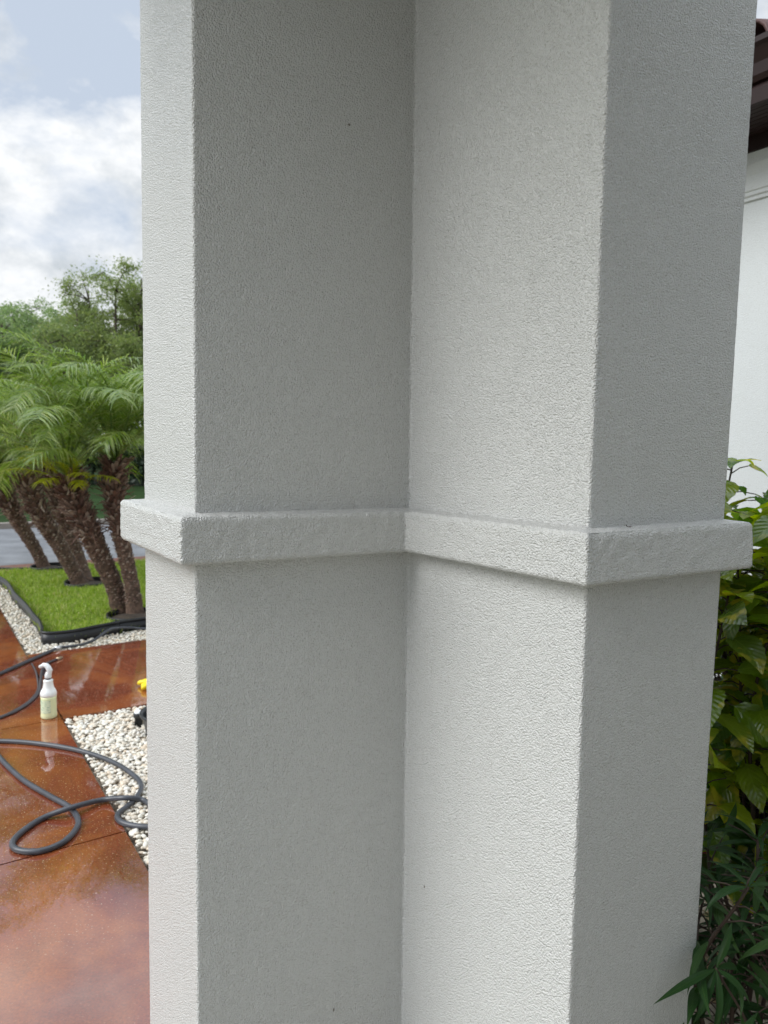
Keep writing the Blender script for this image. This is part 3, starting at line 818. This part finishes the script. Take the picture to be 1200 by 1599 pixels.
# ------------------------------------------------------------------ hoses
def onground(pts, r, lift=None):
    out_ = []
    for i, q in enumerate(pts):
        z = r + (q[2] if len(q) > 2 else 0); g_ = gp(q[0], q[1], z); out_.append(Vector((g_.x, g_.y, z)))
    return out_
hr = .0108
h1 = [(-150, 1250), (-170, 1190), (-80, 1158), (0, 1157), (60, 1161), (120, 1171), (172, 1188), (207, 1209), (221, 1227), (213, 1246), (198, 1260, .0), (184, 1272), (189, 1283), (214, 1290), (250, 1291), (300, 1284), (345, 1262),
      (330, 1246), (285, 1250, .0), (240, 1256), (222, 1249), (196, 1246, hr * 2), (160, 1249, .004), (112, 1261, hr * 1.9), (70, 1276, .0), (38, 1296), (20, 1315), (28, 1327), (62, 1329), (97, 1316), (118, 1296), (122, 1279), (108, 1260), (78, 1243), (38, 1219), (10, 1194), (-8, 1174), (-30, 1155, .026), (-80, 1130), (-200, 1120)]
mb = MB(); pp = spline(onground(h1, hr), 10); mb.tube(pp, hr, 12)
o = mb.build('garden_hose', M['hose']); setp(o, 'thick grey hose looping over the wet red walk and onto the pebbles', 'hose')
t_ = thing('garden_hose', 'grey hose running past the lawn corner, along the black edging', 'hose', gp(40, 1036))
mb = MB()
h2 = [(-120, 1100), (-40, 1070), (0, 1052), (40, 1034), (90, 1012)]
p2 = spline(onground(h2, .012), 8); mb.tube(p2, .0105, 10)
h3 = [(93, 1011), (112, 1009), (130, 1006), (146, 1000, .01), (158, 992, .03), (168, 985, .05), (180, 981, .045), (205, 980, .02), (235, 981), (300, 970)]
p3 = spline(onground(h3, .010), 8); mb.tube(p3, .010, 10); mb.build('hose', M['hose'], t_)
mb = MB(); c = p2[-1]; d = (p3[3] - p2[-3]).normalized()
mb.tube([c - d * .02, c - d * .005, c + d * .005, c + d * .028], [.014, .017, .017, .013], 12); mb.build('coupling', M['alu'], t_)
t_ = thing('thin_hose', 'thin dark hose curling behind the spray bottle with a brass coupling', 'hose', gp(62, 1070))
mb = MB(); h4 = [(-60, 1150), (0, 1121), (22, 1112), (46, 1097), (61, 1080), (64, 1062), (66, 1046), (74, 1036), (90, 1029)]
p4 = spline(onground(h4, .008), 8); mb.tube(p4, .0075, 8)
h5 = [(52, 1035), (58, 1046), (61, 1058), (62, 1072), (58, 1082), (44, 1096), (18, 1111), (-10, 1122)]
mb.tube(spline([p + Vector((0, -.018, 0)) for p in onground(h5, .006)], 8), .005, 8); mb.build('hose', M['cord'], t_)
mb = MB(); c = p4[-1]; d = (p4[-1] - p4[-4]).normalized()
mb.tube([c - d * .005, c + d * .03], [.011, .011], 10); mb.tube([c + d * .03, c + d * .045], [.008, .008], 8); mb.build('coupling', M['brass'], t_)

# ------------------------------------------------------------------ spray bottle
bp_ = gp(77, 1120); k = 1.0
sb = thing('spray_bottle', 'white trigger spray bottle with pale yellow liquid standing on the wet walk', 'spray bottle', bp_)
body = [(.030, 0), (.037, .002), (.040, .008), (.040, .02), (.0385, .03), (.0385, .105), (.0395, .118), (.0405, .128), (.040, .138), (.036, .148), (.030, .158), (.0265, .168), (.0245, .182), (.0235, .196), (.0245, .200), (.0235, .204), (.016, .207), (.0135, .208), (.0135, .214)]
mp_, n, l, b = newmat('bottle_plastic')
b.inputs['Base Color'].default_value = (.86, .88, .86, 1); b.inputs['Roughness'].default_value = .3
b.inputs['Subsurface Weight'].default_value = .3; b.inputs['Subsurface Radius'].default_value = (.02, .02, .02)
ml_, n, l, b = newmat('bottle_with_liquid')
b.inputs['Base Color'].default_value = (.74, .78, .46, 1); b.inputs['Roughness'].default_value = .28
mb = MB(); lo = [q for q in body if q[1] <= .118]; mb.lathe(lo, bp_, 28, capt=True); mb.build('filled_body', ml_, sb)
mb = MB(); hi = [q for q in body if q[1] >= .118]; hi[0] = (hi[0][0], .1185); mb.lathe(hi, bp_, 28, capb=True); mb.build('upper_body', mp_, sb)
# printed panel, faint rows
mlab, n, l, b = newmat('printed_panel')
tx = n.new('ShaderNodeTexCoord'); br = n.new('ShaderNodeTexNoise'); mpn = n.new('ShaderNodeMapping'); mpn.inputs['Scale'].default_value = (70, 70, 260)
l.new(tx.outputs['Object'], mpn.inputs[0]); l.new(mpn.outputs[0], br.inputs['Vector']); br.inputs['Scale'].default_value = 1.0
rp = n.new('ShaderNodeValToRGB'); rp.color_ramp.elements[0].position = .36; rp.color_ramp.elements[0].color = (.22, .38, .26, 1)
rp.color_ramp.elements[1].position = .46; rp.color_ramp.elements[1].color = (.70, .79, .56, 1)
l.new(br.outputs['Fac'], rp.inputs[0]); l.new(rp.outputs[0], b.inputs['Base Color']); b.inputs['Roughness'].default_value = .4
V = []; F = []
for i in range(15):
    an = math.radians(-90 - 62 + 124 * i / 14) + math.atan2(-bp_.x, bp_.y) * -0 - .42
    for z in (.034, .103): V.append(bp_ + Vector((math.cos(an) * .0392, math.sin(an) * .0392, z)))
F = [(2 * i, 2 * i + 2, 2 * i + 3, 2 * i + 1) for i in range(14)]
mesh('label', V, F, mlab, sb)
mb = MB(); mb.lathe([(.0150, .2085), (.0160, .209), (.0160, .214), (.0150, .215)], bp_, 24); mb.build('neck_ring', M['dark_trigger'], sb)
# spray head: nozzle points left of view
mb = MB(); mb.lathe([(.0155, .2155), (.017, .217), (.0165, .232), (.013, .238), (.012, .246)], bp_, 20)
hd = Vector((-1, .1, 0)).normalized()
hp_ = [bp_ + Z * .236 + hd * -.006, bp_ + Z * .254 + hd * -.008, bp_ + Z * .270 + hd * -.002, bp_ + Z * .281 + hd * .010, bp_ + Z * .282 + hd * .026, bp_ + Z * .276 + hd * .036]
mb.tube(spline(hp_, 5), [.0125] * 5 + [.014] * 6 + [.013] * 5 + [.0115] * 5 + [.009] * 5, 12)
mb.tube([bp_ + Z * .262 - hd * .010, bp_ + Z * .256 - hd * .022, bp_ + Z * .252 - hd * .020], [.009, .006, .004], 8)
mb.build('spray_head', M['white_plastic'], sb)
mb = MB(); mb.tube(spline([bp_ + Z * .264 + hd * .018, bp_ + Z * .248 + hd * .020, bp_ + Z * .236 + hd * .026, bp_ + Z * .226 + hd * .026], 5), .005, 8)
mb.build('trigger', M['dark_trigger'], sb)
mb = MB(); c = bp_ + Z * .274 + hd * .038; mb.tube([c, c + hd * .008 - Z * .002], [.009, .0085], 10); mb.build('nozzle', M['white_plastic'], sb)

# ------------------------------------------------------------------ yellow glove, partly behind pillar
gc = gp(219, 1074)
mb = MB()
def finger(p0, p1, r): 
    q = [p0, p0.lerp(p1, .35) + Z * .01, p0.lerp(p1, .75) + Z * .008, p1]
    q = spline(q, 5); n_ = len(q); mb.tube(q, [r * (.95 if i < n_ - 4 else (.95, .85, .6, .25)[i - n_ + 4]) for i in range(n_)], 10)
pc = Vector((gc.x + .10, gc.y + .02, .02))
palmv = [(.030, .0), (.045, .012), (.046, .022), (.036, .034), (.01, .040)]
mb.lathe([(r_, z_ - .0) for r_, z_ in palmv], (pc.x, pc.y, .002), 18, 1.15, .95)
for (dx, dy, L_, r_) in ((-.105, .045, 1, .0155), (-.125, .012, 1, .0165), (-.085, -.045, 1, .0155), (-.07, -.085, 1, .0145), (.0, .085, 1, .016)):
    finger(pc + Vector((dx * .2, dy * .3, -.002)), pc + Vector((dx, dy, -.006)), r_)
mb.tube(spline([pc + Vector((.03, 0, .0)), pc + Vector((.08, .01, .0)), pc + Vector((.14, .02, .0))], 4), [.026 + .001 * i for i in range(9)], 12)
o = mb.build('rubber_glove', M['glove']); setp(o, 'bright yellow rubber glove on the red walk beside the pillar edge', 'glove')

# ------------------------------------------------------------------ black tub + pipe stub in the pebbles
tc_ = gp(268, 1139); tc_.z = 0
mb = MB(); r = .150
mb.lathe([(r * .80, -.02), (r * .86, .02), (r * .93, .075), (r * .96, .082), (r, .084), (r * 1.03, .092), (r * 1.03, .100), (r * .99, .104), (r * .94, .100), (r * .90, .09), (r * .82, .03), (r * .8, .0)], tc_, 40, capt=True, capb=False)
o = mb.build('plastic_tub', M['tub']); setp(o, 'round black plastic tub sitting in the white pebbles by the pillar', 'tub')
sc_ = gp(217, 1131); sc_.z = 0
t_ = thing('pipe_stub', 'small black pipe stub with a pale top in the pebbles beside the black tub', 'pipe', sc_)
mb = MB(); mb.lathe([(.021, -.03), (.021, .040), (.026, .041), (.026, .060), (.024, .062)], sc_, 20); mb.build('pipe', M['tub'], t_)
mb = MB(); mb.lathe([(.0225, .0625), (.0225, .066), (.018, .072), (.008, .076)], sc_, 20); mb.build('cap', M['white_plastic'], t_)

# ------------------------------------------------------------------ shrubs at the right
def leaf(mb, base, d, nrm, Ln, Wd, curl=.3, fold=.25, serr=.04, shape='ovate', nu=12, wave=.0):
    d = d.normalized(); s_ = d.cross(nrm).normalized(); nn = s_.cross(d)
    V = []; F = []; cols = (-1, -.55, 0, .55, 1); B0 = len(mb.v)
    ph = random.uniform(0, 6.28)
    c = Vector(base); ang = 0
    for i in range(nu + 1):
        t = i / nu
        if shape == 'ovate': wv = math.sin(math.pi * t ** .72) ** .85 * (1 if t < .9 else .8)
        else: wv = math.sin(math.pi * t ** .8) ** 1.1
        wv = max(wv, .015) * Wd * .5
        if 0 < i < nu: wv *= 1 + (serr if i % 2 else -serr)
        dd = d * math.cos(ang) - nn * math.sin(ang); n2 = nn * math.cos(ang) + d * math.sin(ang)
        for k in cols:
            rip = wave * Wd * math.sin(t * 9 + ph + (2 if k > 0 else 0)) * abs(k)
            mb.a[B0 + len(V)] = (k * max(wv / (Wd * .5), .05), t, 0)
            V.append(c + s_ * (k * wv) + n2 * (abs(k) * wv * fold + rip))
        c = c + dd * (Ln / nu); ang += curl / nu * (1 + .8 * t)
    m = 5
    for i in range(nu):
        for k in range(4):
            F.append((i * m + k, i * m + k + 1, (i + 1) * m + k + 1, (i + 1) * m + k))
    mb.add(V, F)
def shrub(name, label, base, H, R_, nst, seed, lmat, per, Ln, Wd, shape='ovate', inner=None, spikes=0, lean=Vector((0, 0, 0)), zlo=.15, extra=()):
    random.seed(seed)
    t_ = thing(name, label, 'shrub', base)
    sb_ = MB(); lf = MB(); inn = MB(); tips = []
    for k in range(nst):
        az = k * 2.39996; rr = R_ * math.sqrt((k + .5) / nst); top = Vector(base) + lean + Vector((math.cos(az) * rr, math.sin(az) * rr, H * random.uniform(.72, 1.0)))
        b0 = Vector(base) + Vector((math.cos(az), math.sin(az), 0)) * rr * .25
        pth = spline([b0, b0.lerp(top, .5) + Vector((random.gauss(0, .07), random.gauss(0, .07), .04)), top], 8); n_ = len(pth)
        sb_.tube(pth, [.0048 * (1 - .7 * i / n_) + .0012 for i in range(n_)], 6, True)
        for j in range(per):
            f = zlo + (1 - zlo) * ((j + random.random()) / per) ** .8; i = min(int(f * (n_ - 1)), n_ - 2); p = pth[i].lerp(pth[i + 1], f * (n_ - 1) - i)
            la = j * 2.4 + random.uniform(-.4, .4); od = Vector((math.cos(la), math.sin(la), random.uniform(-.1, .6)))
            od.normalize(); pl = Ln * random.uniform(.25, .6); q = p + od * pl
            sb_.tube([p, p.lerp(q, .5) + Z * .006, q], [.0022, .0018, .0015], 4, False)
            dr = (od + Z * random.uniform(-.7, .25)).normalized(); nm = (Z + Vector((random.gauss(0, .45), random.gauss(0, .45), 0))).normalized()
            sc = random.uniform(.6, 1.15)
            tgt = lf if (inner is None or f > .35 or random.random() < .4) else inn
            leaf(tgt, q, dr, nm, Ln * sc, Wd * sc * random.uniform(.85, 1.1), random.uniform(.2, 1.3), random.uniform(.05, .4), .05 if shape == 'ovate' else 0, shape, wave=.03 if shape == 'ovate' else .01)
        for j in range(5):                                   # terminal rosette
            la = j * 1.35 + k; od = Vector((math.cos(la), math.sin(la), random.uniform(.1, .9))).normalized()
            leaf(lf, pth[-1], od, (Z + od * -.2).normalized(), Ln * random.uniform(.5, 1), Wd * random.uniform(.5, .95), random.uniform(.5, 1.4), .2, .05 if shape == 'ovate' else 0, shape, wave=.03)
        tips.append(pth)
    for (e0_, e1_, n_, wd_) in extra:                           # leaves that lean out in front of the pillar
        leaf(lf, e0_, e1_ - e0_, n_, (e1_ - e0_).length * 1.1, wd_, .7, .35, 0, shape, wave=.01)
    for e_ in {tuple(q_[0]) for q_ in extra}:
        e_ = Vector(e_); sb_.tube(spline([Vector(base), Vector(base).lerp(e_, .6) + Vector((.04, -.03, 0)), e_], 6), .0028, 6)
    sb_.build('stems', M['stem'], t_)
    lf.build('foliage', lmat, t_)
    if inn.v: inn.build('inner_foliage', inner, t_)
    for k in range(spikes):
        pth = random.choice(tips); p = pth[random.randint(4, len(pth) - 1)]
        d = Vector((random.gauss(-.3, .6), random.gauss(-.4, .6), random.uniform(-.5, .5))).normalized()
        q = [p + d * (.018 * i) - Z * (.0012 * i * i) for i in range(9)]
        mb = MB()
        for a_, b_ in zip(q[1:-1], q[2:]):
            for m_ in range(5):
                c = a_.lerp(b_, m_ / 5); e = Vector((random.gauss(0, 1), random.gauss(0, 1), random.gauss(0, 1))).normalized()
                mb.tube([c, c + e * .006], [.0022, .0008], 4)
        mb.tube(q, .0016, 5); mb.build('flower_spike', M['spike'], t_)
    return t_
s1 = at(1235, 900, 1.95)
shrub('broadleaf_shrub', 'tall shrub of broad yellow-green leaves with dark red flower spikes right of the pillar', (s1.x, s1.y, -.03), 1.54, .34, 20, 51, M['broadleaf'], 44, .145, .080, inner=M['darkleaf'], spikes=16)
s2 = at(1215, 900, 2.45)
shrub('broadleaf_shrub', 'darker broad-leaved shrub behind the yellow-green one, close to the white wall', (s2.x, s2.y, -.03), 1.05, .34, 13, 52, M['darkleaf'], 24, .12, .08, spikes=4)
s3 = at(1160, 1500, 1.55)
ec = at(1118, 1512, 1.33)
LE = [(ec, at(x_, y_, d_), Vector((.1, -.5, .8)), .015) for x_, y_, d_ in ((1038, 1550, 1.27), (1092, 1605, 1.28), (1135, 1610, 1.27), (1188, 1560, 1.3), (1150, 1440, 1.36), (1075, 1580, 1.36), (1180, 1500, 1.4))]
shrub('narrowleaf_plant', 'low plant with long narrow dark green leaves at the foot of the pillar', (s3.x, s3.y, -.03), .60, .17, 11, 53, M['lanceleaf'], 18, .18, .022, shape='lance', extra=LE)
# litter under the shrubs
random.seed(61); mb = MB()
for k in range(2600):
    a_ = random.uniform(.9, 2.6); b_ = random.uniform(-4.6, -1.9); p = W(a_, b_, -.03 + random.random() * .02)
    d = Vector((random.gauss(0, 1), random.gauss(0, 1), random.gauss(0, .15))).normalized(); l_ = random.uniform(.02, .07)
    s_ = d.cross(Z).normalized() * l_ * random.uniform(.08, .28)
    mb.add([p - s_ * .3, p + d * l_ * .5 - s_ + Z * .006, p + d * l_, p + d * l_ * .5 + s_], [(0, 1, 2, 3)])
o = mb.build('leaf_litter', M['straw'], None, False); setp(o, 'straw-coloured leaf litter on the soil under the shrubs', 'leaf litter', kind='stuff')
